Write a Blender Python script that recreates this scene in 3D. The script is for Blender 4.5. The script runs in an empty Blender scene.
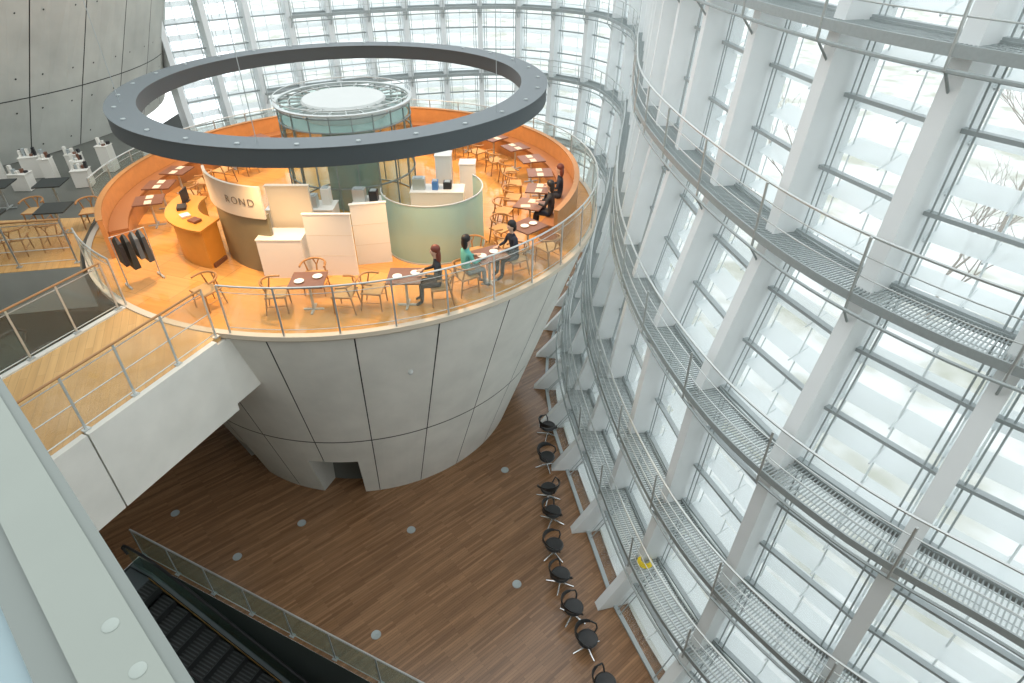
import bpy, math, random
from mathutils import Vector, Matrix
random.seed(7)
R=math.radians
sc=bpy.context.scene
COL=sc.collection
# ------------------------------------------------------------------ materials
def new_mat(name):
    m=bpy.data.materials.new(name); m.use_nodes=True
    nt=m.node_tree
    for n in list(nt.nodes): nt.nodes.remove(n)
    out=nt.nodes.new('ShaderNodeOutputMaterial')
    return m,nt,out
def mat(name,col,rough=0.6,metal=0.0,var=0.0,scale=3.0,spec=0.5,bump=0.0,col2=None,lo=0.0,hi=1.0):
    m,nt,out=new_mat(name)
    b=nt.nodes.new('ShaderNodeBsdfPrincipled')
    b.inputs['Base Color'].default_value=(*col,1)
    b.inputs['Roughness'].default_value=rough
    b.inputs['Metallic'].default_value=metal
    b.inputs['Specular IOR Level'].default_value=spec
    tc=nt.nodes.new('ShaderNodeTexCoord')
    no=nt.nodes.new('ShaderNodeTexNoise'); no.inputs['Scale'].default_value=scale; no.inputs['Detail'].default_value=5
    nt.links.new(tc.outputs['Object'],no.inputs['Vector'])
    if var>0 or col2:
        mx=nt.nodes.new('ShaderNodeMix'); mx.data_type='RGBA'
        mx.inputs[6].default_value=(*[c*(1-var) for c in col],1)
        mx.inputs[7].default_value=(*(col2 or [min(1,c*(1+var)) for c in col]),1)
        mr=nt.nodes.new('ShaderNodeMapRange'); mr.inputs[1].default_value=lo; mr.inputs[2].default_value=hi
        nt.links.new(no.outputs['Fac'],mr.inputs[0])
        nt.links.new(mr.outputs[0],mx.inputs[0]); nt.links.new(mx.outputs[2],b.inputs['Base Color'])
    if bump>0:
        bp=nt.nodes.new('ShaderNodeBump'); bp.inputs['Strength'].default_value=bump; bp.inputs['Distance'].default_value=0.01
        nt.links.new(no.outputs['Fac'],bp.inputs['Height']); nt.links.new(bp.outputs[0],b.inputs['Normal'])
    nt.links.new(b.outputs[0],out.inputs[0])
    return m
def glass(name,tint=(0.9,0.96,0.95),opacity=0.08,col=(0.85,0.93,0.92),gloss=0.06):
    m,nt,out=new_mat(name)
    tr=nt.nodes.new('ShaderNodeBsdfTransparent'); tr.inputs[0].default_value=(*tint,1)
    df=nt.nodes.new('ShaderNodeBsdfDiffuse'); df.inputs[0].default_value=(*col,1)
    tl=nt.nodes.new('ShaderNodeBsdfTranslucent'); tl.inputs[0].default_value=(*col,1)
    gl=nt.nodes.new('ShaderNodeBsdfGlossy'); gl.inputs['Roughness'].default_value=0.05
    a=nt.nodes.new('ShaderNodeMixShader'); a.inputs[0].default_value=0.5
    nt.links.new(df.outputs[0],a.inputs[1]); nt.links.new(tl.outputs[0],a.inputs[2])
    b=nt.nodes.new('ShaderNodeMixShader'); b.inputs[0].default_value=opacity
    nt.links.new(tr.outputs[0],b.inputs[1]); nt.links.new(a.outputs[0],b.inputs[2])
    c=nt.nodes.new('ShaderNodeMixShader'); c.inputs[0].default_value=gloss
    nt.links.new(b.outputs[0],c.inputs[1]); nt.links.new(gl.outputs[0],c.inputs[2])
    nt.links.new(c.outputs[0],out.inputs[0])
    return m
def planks(name,c1,c2,c3,rot,w,h,rough,mortar=0.002,scale=1.0,lo=0.62,hi=1.35,spec=.5):
    m,nt,out=new_mat(name)
    b=nt.nodes.new('ShaderNodeBsdfPrincipled'); b.inputs['Roughness'].default_value=rough; b.inputs['Specular IOR Level'].default_value=spec
    tc=nt.nodes.new('ShaderNodeTexCoord'); mp=nt.nodes.new('ShaderNodeMapping'); mp.inputs['Rotation'].default_value=(0,0,rot)
    nt.links.new(tc.outputs['Object'],mp.inputs[0])
    br=nt.nodes.new('ShaderNodeTexBrick'); br.inputs['Scale'].default_value=scale
    br.inputs['Brick Width'].default_value=w; br.inputs['Row Height'].default_value=h
    br.inputs['Mortar Size'].default_value=mortar; br.inputs['Color1'].default_value=(*c1,1); br.inputs['Color2'].default_value=(*c2,1); br.inputs['Mortar'].default_value=(*c3,1)
    nt.links.new(mp.outputs[0],br.inputs['Vector'])
    sx=nt.nodes.new('ShaderNodeMapping'); sx.inputs['Scale'].default_value=(0.5,7,1)
    nt.links.new(mp.outputs[0],sx.inputs[0])
    no=nt.nodes.new('ShaderNodeTexNoise'); no.inputs['Scale'].default_value=1.6; no.inputs['Detail'].default_value=6
    nt.links.new(sx.outputs[0],no.inputs['Vector'])
    cr=nt.nodes.new('ShaderNodeMapRange'); cr.inputs[1].default_value=0.3; cr.inputs[2].default_value=0.7; cr.inputs[3].default_value=lo; cr.inputs[4].default_value=hi
    nt.links.new(no.outputs['Fac'],cr.inputs[0])
    mx=nt.nodes.new('ShaderNodeVectorMath'); mx.operation='SCALE'
    nt.links.new(br.outputs['Color'],mx.inputs[0]); nt.links.new(cr.outputs[0],mx.inputs['Scale'])
    nt.links.new(mx.outputs[0],b.inputs['Base Color']); nt.links.new(b.outputs[0],out.inputs[0])
    return m
M_conc=mat('pale concrete',(0.68,0.68,0.63),0.7,scale=1.3,bump=0.06,col2=(0.78,0.775,0.72),lo=.3,hi=.7)
M_reveal=mat('shaded reveal concrete',(0.50,0.50,0.46),0.7,var=.05)  # panel concrete darkened, recess shade painted into its colour
M_concd=mat('grey concrete',(0.42,0.43,0.395),0.75,scale=0.7,col2=(0.55,0.56,0.51),lo=.3,hi=.7)
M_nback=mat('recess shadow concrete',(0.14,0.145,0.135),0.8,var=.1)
M_gap=mat('joint dark',(0.05,0.055,0.05),0.9)
M_floor=planks('brown plank floor',(0.190,0.098,0.047),(0.290,0.160,0.082),(0.07,0.04,0.022),R(-40),1.0,0.06,0.25,lo=0.80,hi=1.2,spec=.55)
M_cafe=planks('amber stone floor',(0.66,0.31,0.085),(0.72,0.36,0.11),(0.45,0.22,0.07),R(20),0.9,0.9,0.09,mortar=0.006,lo=0.92,hi=1.08,spec=.7)
M_bfloor=planks('amber bridge floor',(0.60,0.36,0.14),(0.66,0.41,0.17),(0.42,0.27,0.12),R(67),1.2,0.14,0.25,mortar=0.003,lo=0.92,hi=1.08)
M_mfloor=mat('mezzanine grey stone',(0.12,0.125,0.11),0.35,var=0.1)
M_steel=mat('brushed steel',(0.56,0.59,0.58),0.35,0.6)
M_chrome=mat('chrome',(0.75,0.76,0.76),0.2,0.8)
M_galv=mat('galvanised steel',(0.36,0.40,0.40),0.5,0.2,var=0.12,scale=20)
M_white=mat('white painted steel',(0.80,0.83,0.83),0.5,var=0.03)
M_frame=mat('grey aluminium frame',(0.38,0.42,0.425),0.5,0.1)
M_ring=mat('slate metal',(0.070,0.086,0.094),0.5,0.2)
M_ringtop=mat('slate metal top',(0.135,0.158,0.168),0.55,0.2)  # lighter copy of the slate, light from above painted on the ring's top
M_lamp,nt,o=new_mat('lamp lens'); e=nt.nodes.new('ShaderNodeEmission'); e.inputs[0].default_value=(1,.85,.65,1); e.inputs[1].default_value=1.2; nt.links.new(e.outputs[0],o.inputs[0])
M_facglass=glass('facade glass',(0.97,0.99,1.0),0.08,(0.94,0.98,0.99),0.04)
M_louver=glass('frosted louver glass',(0.97,0.99,1.0),0.84,(0.95,0.985,0.995),0.02)
M_rail=glass('balustrade glass',(0.88,0.94,0.92),0.12,(0.7,0.82,0.77),0.07)
M_brail=glass('bridge rail glass',(0.95,0.90,0.78),0.16,(0.78,0.68,0.48),0.10)
M_drum=glass('green glass',(0.78,0.91,0.88),0.06,(0.36,0.54,0.50),0.10)
M_frost=glass('frosted teal glass',(0.66,0.84,0.78),0.85,(0.38,0.54,0.47),0.03)
M_bluepane=glass('blue white pane',(0.8,0.9,0.95),0.95,(0.50,0.64,0.68),0.05)
M_orange=mat('orange veneer',(0.52,0.24,0.085),0.35,var=0.18,scale=6)
M_seat=mat('brown leather',(0.30,0.13,0.05),0.5)
M_wood=mat('honey wood',(0.38,0.19,0.065),0.45,var=0.15,scale=8)
M_dwood=mat('dark red wood',(0.17,0.075,0.045),0.35,var=0.2,scale=8)
M_olive=mat('olive brown panel',(0.20,0.17,0.10),0.45,var=0.1,scale=5)
M_cord=mat('woven cord',(0.48,0.30,0.13),0.8,var=0.2,scale=60)
M_cream=mat('cream laminate',(0.62,0.55,0.44),0.5,var=0.03)
M_offw=mat('off white laminate',(0.74,0.72,0.66),0.45,var=0.02)
M_cap=mat('dull pale grey roof',(0.54,0.56,0.545),0.85,var=0.04)
M_core=mat('core teal grey',(0.28,0.36,0.34),0.6,var=0.05)
M_black=mat('black leather',(0.018,0.019,0.02),0.38)
M_blackp=mat('black plastic',(0.02,0.02,0.022),0.5)
M_dark=mat('dark paint and shade',(0.03,0.035,0.033),0.6)  # also the painted darkness of the wall under the mezzanine
M_pit=mat('pit lining',(0.09,0.105,0.10),0.6)
M_yellow=mat('amber laminate',(0.62,0.27,0.045),0.35,var=0.10,scale=5)
M_skin=mat('skin',(0.62,0.40,0.29),0.6)
M_blue=mat('blue box',(0.08,0.22,0.5),0.5); M_red=mat('red box',(0.5,0.06,0.05),0.5)
M_yell=mat('yellow cable',(0.9,0.68,0.02),0.5)
M_ground=mat('outdoor ground',(0.74,0.76,0.75),0.9,scale=0.5,col2=(0.44,0.45,0.38),lo=.42,hi=.66)  # brownish ground made pale, outdoor glare painted into the colour
M_bark=mat('brown bark',(0.36,0.32,0.28),0.9,var=0.2)
M_hedge=mat('hedge',(0.32,0.35,0.25),0.95,var=0.3,scale=3)
M_wallp=mat('interior wall paint',(0.30,0.31,0.28),0.8,var=.04)  # kept dark so the added walls and slab return little fill
# ------------------------------------------------------------------ mesh builder
class MB:
    def __init__(s): s.v=[];s.f=[];s.m=[]
    def add(s,vs,fs,mi=0):
        b=len(s.v); s.v+= [tuple(x) for x in vs]
        for f in fs: s.f.append([b+i for i in f]); s.m.append(mi)
        return s
    def box(s,c,sz,rz=0,mi=0,rx=0):
        M=Matrix.Translation(c)@Matrix.Rotation(rz,4,'Z')@Matrix.Rotation(rx,4,'X')
        h=[k/2 for k in sz]
        vs=[M@Vector((x*h[0],y*h[1],z*h[2])) for z in(-1,1) for x,y in((-1,-1),(1,-1),(1,1),(-1,1))]
        return s.add(vs,[(3,2,1,0),(4,5,6,7),(0,1,5,4),(1,2,6,5),(2,3,7,6),(3,0,4,7)],mi)
    def hexa(s,p,mi=0):
        return s.add(p,[(3,2,1,0),(4,5,6,7),(0,1,5,4),(1,2,6,5),(2,3,7,6),(3,0,4,7)],mi)
    def prism(s,poly,z0,z1,mi=0,side=None):
        n=len(poly); vs=[(x,y,z0) for x,y in poly]+[(x,y,z1) for x,y in poly]
        s.add(vs,[list(range(n,2*n)),list(range(n-1,-1,-1))],mi)
        s.add(vs,[(i,(i+1)%n,n+(i+1)%n,n+i) for i in range(n)],mi if side is None else side)
        return s
    def tube(s,pts,r,n=8,mi=0,closed=False,cap=True):
        pts=[Vector(p) for p in pts]; N=len(pts); rr=r if isinstance(r,(list,tuple)) else [r]*N
        vs=[];ref=None
        for i,p in enumerate(pts):
            if closed: t=pts[(i+1)%N]-pts[i-1]
            else: t=pts[min(i+1,N-1)]-pts[max(i-1,0)]
            t.normalize()
            if ref is None:
                ref=Vector((0,0,1)) if abs(t.z)<0.9 else Vector((1,0,0))
            u=ref-t*ref.dot(t); u.normalize(); w=t.cross(u); ref=u
            for k in range(n):
                a=2*math.pi*k/n; vs.append(p+(u*math.cos(a)+w*math.sin(a))*rr[i])
        fs=[]
        for i in range(N if closed else N-1):
            j=(i+1)%N
            for k in range(n): fs.append((i*n+k,i*n+(k+1)%n,j*n+(k+1)%n,j*n+k))
        if cap and not closed: fs.append(list(range(n-1,-1,-1))); fs.append([ (N-1)*n+k for k in range(n)])
        return s.add(vs,fs,mi)
    def lathe(s,prof,n=24,mi=0,c=(0,0,0),a0=0,a1=360):
        full=abs(a1-a0)>=360; cnt=n if full else n+1; vs=[]
        for i in range(cnt):
            a=R(a0+(a1-a0)*i/n)
            for r,z in prof: vs.append((c[0]+r*math.cos(a),c[1]+r*math.sin(a),c[2]+z))
        k=len(prof);fs=[]
        for i in range(n):
            j=(i+1)%cnt
            for q in range(k-1): fs.append((i*k+q,j*k+q,j*k+q+1,i*k+q+1))
        return s.add(vs,fs,mi)
    def arc(s,cx,cy,r0,r1,z0,z1,a0,a1,n=32,mi=0):
        vs=[];full=abs(a1-a0)>=360
        for i in range(n+1):
            a=R(a0+(a1-a0)*i/n);ca,sa=math.cos(a),math.sin(a)
            for r,z in((r0,z0),(r1,z0),(r1,z1),(r0,z1)): vs.append((cx+r*ca,cy+r*sa,z))
        fs=[]
        for i in range(n):
            for q in range(4): fs.append((i*4+q,(i+1)*4+q,(i+1)*4+(q+1)%4,i*4+(q+1)%4))
        if not full: fs+= [(3,2,1,0),(n*4,n*4+1,n*4+2,n*4+3)]
        return s.add(vs,fs,mi)
    def sph(s,c,rad,n=12,m=8,mi=0):
        vs=[];fs=[]
        for j in range(m+1):
            ph=math.pi*j/m
            for i in range(n):
                a=2*math.pi*i/n; vs.append((c[0]+rad[0]*math.sin(ph)*math.cos(a),c[1]+rad[1]*math.sin(ph)*math.sin(a),c[2]+rad[2]*math.cos(ph)))
        for j in range(m):
            for i in range(n): fs.append((j*n+i,(j+1)*n+i,(j+1)*n+(i+1)%n,j*n+(i+1)%n))
        return s.add(vs,fs,mi)
    def mesh(s,name,mats,smooth=True):
        me=bpy.data.meshes.new(name); me.from_pydata(s.v,[],s.f); 
        if not isinstance(mats,(list,tuple)): mats=[mats]
        for m in mats: me.materials.append(m)
        me.polygons.foreach_set('material_index',s.m)
        me.validate()
        if smooth:
            me.polygons.foreach_set('use_smooth',[True]*len(me.polygons)); me.set_sharp_from_angle(angle=R(38))
        me.update(); return me
    def obj(s,name,mats,parent=None,smooth=True):
        o=bpy.data.objects.new(name,s.mesh(name,mats,smooth)); COL.objects.link(o)
        if parent: o.parent=parent
        return o
def tag(o,label,cat,group=None,kind=None):
    o['label']=label;o['category']=cat
    if group:o['group']=group
    if kind:o['kind']=kind
    return o
def structure(o,label=None):
    o['kind']='structure'
    if label:o['label']=label
    return o
def root(name,label,cat,loc=(0,0,0),rz=0,group=None):
    e=bpy.data.objects.new(name,None); e.empty_display_size=0.2; COL.objects.link(e); e.location=loc; e.rotation_euler=(0,0,rz)
    return tag(e,label,cat,group)
def dup(r,loc,rz=None,label=None):
    n=r.copy(); COL.objects.link(n); n.location=loc
    if rz is not None:n.rotation_euler=(0,0,rz)
    if label:n['label']=label
    for ch in r.children:
        c=ch.copy(); c.parent=n; COL.objects.link(c)
        for g in ch.children:
            d=g.copy(); d.parent=c; COL.objects.link(d)
    return n
CX,CY=-4.4,16.7
FZ=-6.7
def pol(r,a,z=0): return (CX+r*math.cos(R(a)),CY+r*math.sin(R(a)),z)
# ------------------------------------------------------------------ FACADE
ctl=[(11.6,-1.6),(9.5,0.5),(7.6,2.2),(6.1,3.95),(4.6,5.5),(3.46,7.55),(2.8,10.3),(2.6,13),(2.75,15.9),(3.4,20),(4.25,24.3),(4.5,27.6),(3.5,31.2),(0,33.4),(-4,33),(-8,31.4),(-11.6,29.2),(-14.4,26.4),(-16.4,23.4)]
def cr(p0,p1,p2,p3,t):
    return tuple(0.5*((2*b)+(-a+c)*t+(2*a-5*b+4*c-d)*t*t+(-a+3*b-3*c+d)*t**3) for a,b,c,d in zip(p0,p1,p2,p3))
dense=[]
for i in range(1,len(ctl)-2):
    for k in range(20): dense.append(cr(ctl[i-1],ctl[i],ctl[i+1],ctl[i+2],k/20))
dense.append(ctl[-2])
S=[0]
for i in range(1,len(dense)): S.append(S[-1]+math.dist(dense[i],dense[i-1]))
LEN=S[-1]
def curve(s):
    s=max(0,min(LEN-1e-4,s))
    lo,hi=0,len(S)-1
    while hi-lo>1:
        m=(lo+hi)//2
        if S[m]<=s: lo=m
        else: hi=m
    t=(s-S[lo])/(S[hi]-S[lo]); a,b=dense[lo],dense[hi]
    return (a[0]+(b[0]-a[0])*t,a[1]+(b[1]-a[1])*t)
ZL=[-6.7,-5.1,-3.2,-0.2,2.8,5.75,9.3]
OFN=[-1.42,-0.52,-0.24,-0.02,0.64,0.85,1.15]
OFM=[-2.45,-1.30,-0.65,0,0.27,0.42,0.6]
OFF=[-1.4,-0.75,-0.3,0,0.1,0.15,0.2]
def interp(xs,ys,x):
    if x<=xs[0]: return ys[0]
    for i in range(1,len(xs)):
        if x<=xs[i]: return ys[i-1]+(ys[i]-ys[i-1])*(x-xs[i-1])/(xs[i]-xs[i-1])
    return ys[-1]
def offs(s,z):
    a,b,c=interp(ZL,OFN,z),interp(ZL,OFM,z),interp(ZL,OFF,z)
    k=interp([12,20,31],[0,1,2],s)
    if k<1: k=k*k*(3-2*k); return a+(b-a)*k
    k-=1; k=k*k*(3-2*k); return b+(c-b)*k
def F(s,z,off):
    p=curve(s);a=curve(s-0.4);b=curve(s+0.4); t=Vector((b[0]-a[0],b[1]-a[1])).normalized()
    n=Vector((t.y,-t.x)); o=offs(s,z)+off
    return Vector((p[0]+n.x*o,p[1]+n.y*o,z))
SM=[0.0]
while SM[-1]<LEN-1.2: SM.append(SM[-1]+(2.1 if SM[-1]<14 else 1.75))
SM[-1]=min(SM[-1],LEN-.1)
NB=len(SM)-1
DW=0.26; MD=0.74
for i in range(NB+1):
    s=SM[i]; mb=MB()
    t=(Vector(curve(s+.3))-Vector(curve(s-.3))).normalized(); tv=Vector((t.x,t.y,0))*0.115
    rings=[]
    for z in ZL:
        a=F(s,z,DW);b=F(s,z,DW+MD); rings.append([a-tv,a+tv,b+tv,b-tv])
    vs=[v for r in rings for v in r];fs=[]
    for k in range(len(rings)-1):
        for q in range(4): fs.append((k*4+q,k*4+(q+1)%4,(k+1)*4+(q+1)%4,(k+1)*4+q))
    L=len(vs);fs+=[(3,2,1,0),(L-4,L-3,L-2,L-1)]
    mb.add(vs,fs)
    structure(mb.obj('trim_%d'%(i+1),M_white,smooth=False),'white steel facade mullion')
zs_tr=[-6.7,-5.95,-5.1,-4.15,-3.2,-2.2,-1.2,-0.2,0.8,1.8,2.8,3.8,4.8,5.75,6.7,7.7,8.6,9.3]
LS=0.62
for i in range(NB):
    s0,s1=SM[i]+0.11,SM[i+1]-0.11
    fr=MB()
    for z in zs_tr:
        o0,o1=0.38,0.48
        a,b=F(s0,z,DW+o0),F(s1,z,DW+o0);c,d=F(s1,z,DW+o1),F(s0,z,DW+o1)
        up=Vector((0,0,0.055)); fr.hexa([a,b,c,d,a+up,b+up,c+up,d+up])
    for f in (0.06,0.12,0.88,0.94):
        s=s0+(s1-s0)*f
        fr.tube([F(s,z,DW+0.41) for z in ZL],0.014,4)
    w=fr.obj('window_%d'%(i+1),M_frame,smooth=False); structure(w,'tall glazed facade bay with grey frame')
    g=MB()
    vs=[]
    for z in zs_tr: vs+=[F(s0,z,DW+0.45),F(s1,z,DW+0.45)]
    g.add(vs,[(2*k,2*k+1,2*k+3,2*k+2) for k in range(len(zs_tr)-1)])
    g.obj('glass_pane',M_facglass,w,False)
    lv=MB(); z=-6.5
    while z<9.0:
        a=F(s0,z,DW+0.62);b=F(s1,z,DW+0.62);c=F(s1,z,DW+0.94);d=F(s0,z,DW+0.94)
        dz=Vector((0,0,0.17))
        lv.add([a,b,c+dz,d+dz],[(0,1,2,3)])
        z+=LS
    lv.obj('louver_blades',M_louver,w,False)
    br=MB()
    for f in (0.04,0.5,0.96):
        s=s0+(s1-s0)*f; br.tube([F(s,z,DW+0.80)+Vector((0,0,0.05)) for z in ZL],0.016,4)
        z=-6.5
        while z<9.0:
            br.tube([F(s,z-.02,DW+0.62),F(s,z+.15,DW+0.94)],0.018,4,cap=False); z+=LS
    br.obj('louver_support',M_white,w,False)
def catwalk(z,n0,n1):
    r=root('catwalk','galvanised curved grating catwalk with continuous tubular handrail','catwalk',group='facade catwalks')
    sa,sb=SM[n0],SM[n1]; DE=DW+0.36
    n=int((sb-sa)/0.3); ss=[sa+(sb-sa)*k/n for k in range(n+1)]
    d=MB();e=MB(); dn=Vector((0,0,.02)); k=sa
    while k<sb:
        a=F(k,z,0.03);c=F(k,z,DE);t=(Vector(curve(k+.3))-Vector(curve(k-.3))).normalized();t=Vector((t.x,t.y,0))*0.009
        d.hexa([a-t-dn,a+t-dn,c+t-dn,c-t-dn,a-t,a+t,c+t,c-t]); k+=0.058
    for o in (.17,.33,.5): d.tube([F(s,z-.01,o) for s in ss],0.009,4)
    d.obj('grating_deck',M_galv,r,False)
    for o in (0.0,DE):
        vs=[];fs=[]
        for s in ss:
            p=F(s,z,o);q=F(s,z,o+0.03); vs+=[p-Vector((0,0,.10)),q-Vector((0,0,.10)),q+Vector((0,0,.025)),p+Vector((0,0,.025))]
        for i in range(n):
            for q in range(4): fs.append((i*4+q,(i+1)*4+q,(i+1)*4+(q+1)%4,i*4+(q+1)%4))
        e.add(vs,fs)
    e.obj('edge_beam',M_galv,r,False)
    MB().tube([F(s,z+0.80,0.0) for s in ss],0.022,6).obj('handrail',M_steel,r)
    for hh in (0.28,0.54): MB().tube([F(s,z+hh,0.0) for s in ss],0.010,6).obj('mid_rail',M_steel,r)
    MB().tube([F(s,z-0.24,0.04) for s in ss],0.026,6).obj('lower_tube',M_galv,r)
    for i in range(n0,n1+1):
        s=SM[i]; p=F(s,z,0.01)
        MB().tube([p-Vector((0,0,.24)),p+Vector((0,0,.81))],0.022,6).obj('post',M_steel,r)
        b=MB().tube([F(s,z-0.06,0.03),F(s,z-0.06,DW+.1)],0.034,6)
        b.tube([F(s,z-0.24,0.04),F(s,z-0.50,DW+.02)],0.018,6)
        b.obj('bracket',M_galv,r)
for z,cut in ((5.75,3),(2.8,3),(-0.2,2),(-3.2,1)): catwalk(z,0,NB-cut)
catwalk(-5.1,0,16)
# ------------------------------------------------------------------ GROUND FLOOR with escalator opening
eD=Vector((0.9015,-0.4329)); nE=Vector((-0.4329,-0.9015)); E0=Vector((-9.55,9.72))
def EP(a,b): v=E0+eD*a+nE*b; return (v.x,v.y)
fl=MB()
def quad(pts,z): fl.add([(x,y,z) for x,y in pts],[tuple(range(len(pts)))])
OW=1.75; OLn=16
quad([EP(-25,-45),EP(45,-45),EP(45,0),EP(-25,0)],FZ)
quad([EP(-25,0),EP(0,0),EP(0,OW),EP(-25,OW)],FZ)
quad([EP(OLn,0),EP(45,0),EP(45,OW),EP(OLn,OW)],FZ)
quad([EP(-25,OW),EP(45,OW),EP(45,20),EP(-25,20)],FZ)
structure(fl.obj('floor',M_floor,smooth=False),'brown narrow plank timber floor')
pit=MB()
for a,b in (((0,0),(OLn,0)),((OLn,0),(OLn,OW)),((OLn,OW),(0,OW)),((0,OW),(0,0))):
    p=EP(*a);q=EP(*b); pit.add([(p[0],p[1],FZ-4.5),(q[0],q[1],FZ-4.5),(q[0],q[1],FZ-0.002),(p[0],p[1],FZ-0.002)],[(0,1,2,3)])
pit.add([(*EP(0,0),FZ-4.5),(*EP(OLn,0),FZ-4.5),(*EP(OLn,OW),FZ-4.5),(*EP(0,OW),FZ-4.5)],[(0,1,2,3)])
structure(pit.obj('trim_90',M_pit,smooth=False),'grey green lining of the escalator opening')
def straight_rail(name,label,p0,p1,z,h,handmat,rtop=0.025,spacing=1.2,glassm=M_rail,bars=(0.12,0.5,0.86),group=None,postm=None):
    p0=Vector(p0);p1=Vector(p1);L=(p1-p0).length;n=max(1,round(L/spacing)); d=(p1-p0)/L
    r=root(name,label,'railing',(p0.x,p0.y,z),math.atan2(d.y,d.x),group)
    MB().tube([(0,0,h),(L,0,h)],rtop,8).obj('handrail',handmat,r)
    for hh in bars: MB().tube([(0,0,hh*h),(L,0,hh*h)],0.010,6).obj('rail_bar',M_steel,r)
    for i in range(n+1):
        m=MB().box((L*i/n,0,h/2),(0.04,0.016,h)); m.box((L*i/n,0,0.01),(0.12,0.10,0.02)); m.obj('post',postm or M_steel,r,False)
    for i in range(n):
        a,b=L*i/n+0.03,L*(i+1)/n-0.03
        MB().add([(a,0,.05),(b,0,.05),(b,0,h*.96),(a,0,h*.96)],[(0,1,2,3)]).obj('glass_panel',glassm,r,False)
    return r
M_railg=glass('green balustrade glass',(0.68,0.83,0.78),0.26,(0.42,0.60,0.53),0.10)
straight_rail('glass_balustrade','steel and green glass balustrade guarding the escalator opening',EP(0.1,-0.08),EP(OLn,-0.08),FZ,1.05,M_steel,0.024,glassm=M_railg,bars=(.06,),postm=M_frame)
esc=root('escalator','dark escalator descending with glass sides and black handrails','escalator',(*EP(0.1,0.87),FZ),math.atan2(eD.y,eD.x))
st=MB()
X0=0.7
for i in range(20):
    x0=X0+i*0.4; z=-.1-i*0.2 if i>0 else 0
    if -z>4.3: break
    st.box((x0+0.2,0,z-0.12),(0.4,1.0,0.2),mi=0); st.box((x0+0.392,0,z-0.016),(0.010,1.0,0.010),mi=1)
    for k in range(12): st.box((x0+0.18,-0.46+k*0.084,z-0.014),(0.36,0.03,0.012),mi=1)
M_stepg=mat('step grey',(0.08,0.09,0.09),.5,.3)
M_stepb=mat('step black',(0.025,0.027,0.027),.6)
st.obj('step',[M_stepb,M_stepg],esc,False)
MB().box((0.35,0,-0.04),(0.7,1.1,0.1)).obj('landing_plate',M_ringtop,esc,False)
for sgn in (-1,1):
    y=0.62*sgn
    path=[(0.1,y,0.55),(0.0,y,0.75),(0.12,y,0.88),(0.3,y,0.92),(0.8,y,0.92),(1.4,y,0.75),(8.8,y,-2.95)]
    MB().tube(path,0.035,8).obj('handrail',M_blackp,esc)
    MB().add([(0.1,y,0),(1.2,y,-0.05),(8.8,y,-3.85),(8.8,y,-3.0),(1.4,y,0.72),(0.8,y,0.89),(0.1,y,0.8)],[(0,1,2,3,4,5,6)]).obj('glass_side',M_railg,esc,False)
    m=MB(); m.hexa([(X0,y-.05,-.45),(8.7,y-.05,-4.45),(8.7,y+.05,-4.45),(X0,y+.05,-.45),(X0,y-.05,.05),(8.7,y-.05,-3.95),(8.7,y+.05,-3.95),(X0,y+.05,.05)])
    m.box((0.35,y,-0.0),(.7,.10,.12)); m.obj('skirt',M_ringtop,esc,False)
M_brush=mat('amber brush strip',(0.40,0.22,0.05),.5)
MB().tube([(X0,.53,.07),(8.6,.53,-3.88)],0.010,5).obj('skirt_brush',M_brush,esc)
# ------------------------------------------------------------------ CONE
cone=root('conical_pavilion','inverted pale concrete cone carrying a circular café deck','building core',(0,0,FZ))
def rc(z): return 4.50+(6.68-4.50)*(z-FZ)/(-0.12-FZ)
def sp_(z): k=max(0,-z)/6.7; return (-0.20*k,-0.35*k)
def cp(r,a,z):
    d=sp_(z); return (CX+d[0]+r*math.cos(R(a)),CY+d[1]+r*math.sin(R(a)),z-FZ)
A0=-94.2
niches=[(-99.2,-84.2,-5.0),(-136.7,-124.2,-5.3)]
def inn(a,z):
    a=(a+180)%360-180
    for x,y,h in niches:
        if x<a<y and z<h: return True
    return False
sh=MB();co=MB()
rows=[(-0.12,-4.0),(-4.04,-5.0),(-5.0,-5.3),(-5.3,-6.7)]
def cellrow(mb,z1,z0,a,b,dr):
    mb.add([cp(rc(z0)+dr,a,z0),cp(rc(z0)+dr,b,z0),cp(rc(z1)+dr,b,z1),cp(rc(z1)+dr,a,z1)],[(0,1,2,3)])
for j in range(24):
    for k in range(6):
        a=A0+15*j+2.5*k;b=a+2.5
        aa=a+(0.13 if k==0 else 0);bb=b-(0.13 if k==5 else 0)
        for z1,z0 in rows:
            if not inn((a+b)/2,(z0+z1)/2):
                cellrow(sh,z1,z0,aa,bb,0); cellrow(co,z1+.05,z0,a,b,-0.05)
for x,y,h in niches:
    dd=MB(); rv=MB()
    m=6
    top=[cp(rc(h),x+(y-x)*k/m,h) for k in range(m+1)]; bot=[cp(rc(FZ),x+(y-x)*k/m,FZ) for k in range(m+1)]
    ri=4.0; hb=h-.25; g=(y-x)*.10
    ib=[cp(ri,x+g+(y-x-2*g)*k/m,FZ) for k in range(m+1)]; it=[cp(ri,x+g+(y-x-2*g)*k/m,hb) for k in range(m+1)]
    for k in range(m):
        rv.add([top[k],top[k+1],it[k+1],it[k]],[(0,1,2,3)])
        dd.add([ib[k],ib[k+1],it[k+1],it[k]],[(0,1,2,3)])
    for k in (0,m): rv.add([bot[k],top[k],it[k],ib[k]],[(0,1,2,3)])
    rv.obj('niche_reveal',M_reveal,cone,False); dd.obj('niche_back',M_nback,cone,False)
sh.obj('concrete_panels',M_conc,cone); co.obj('joint_backing',M_gap,cone)
dk=MB(); dk.lathe([(0,-0.1),(6.60,-0.1),(6.66,0.0),(0,0.0)],96,c=(CX,CY,-FZ)); dk.obj('cafe_floor',M_cafe,cone)
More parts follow.
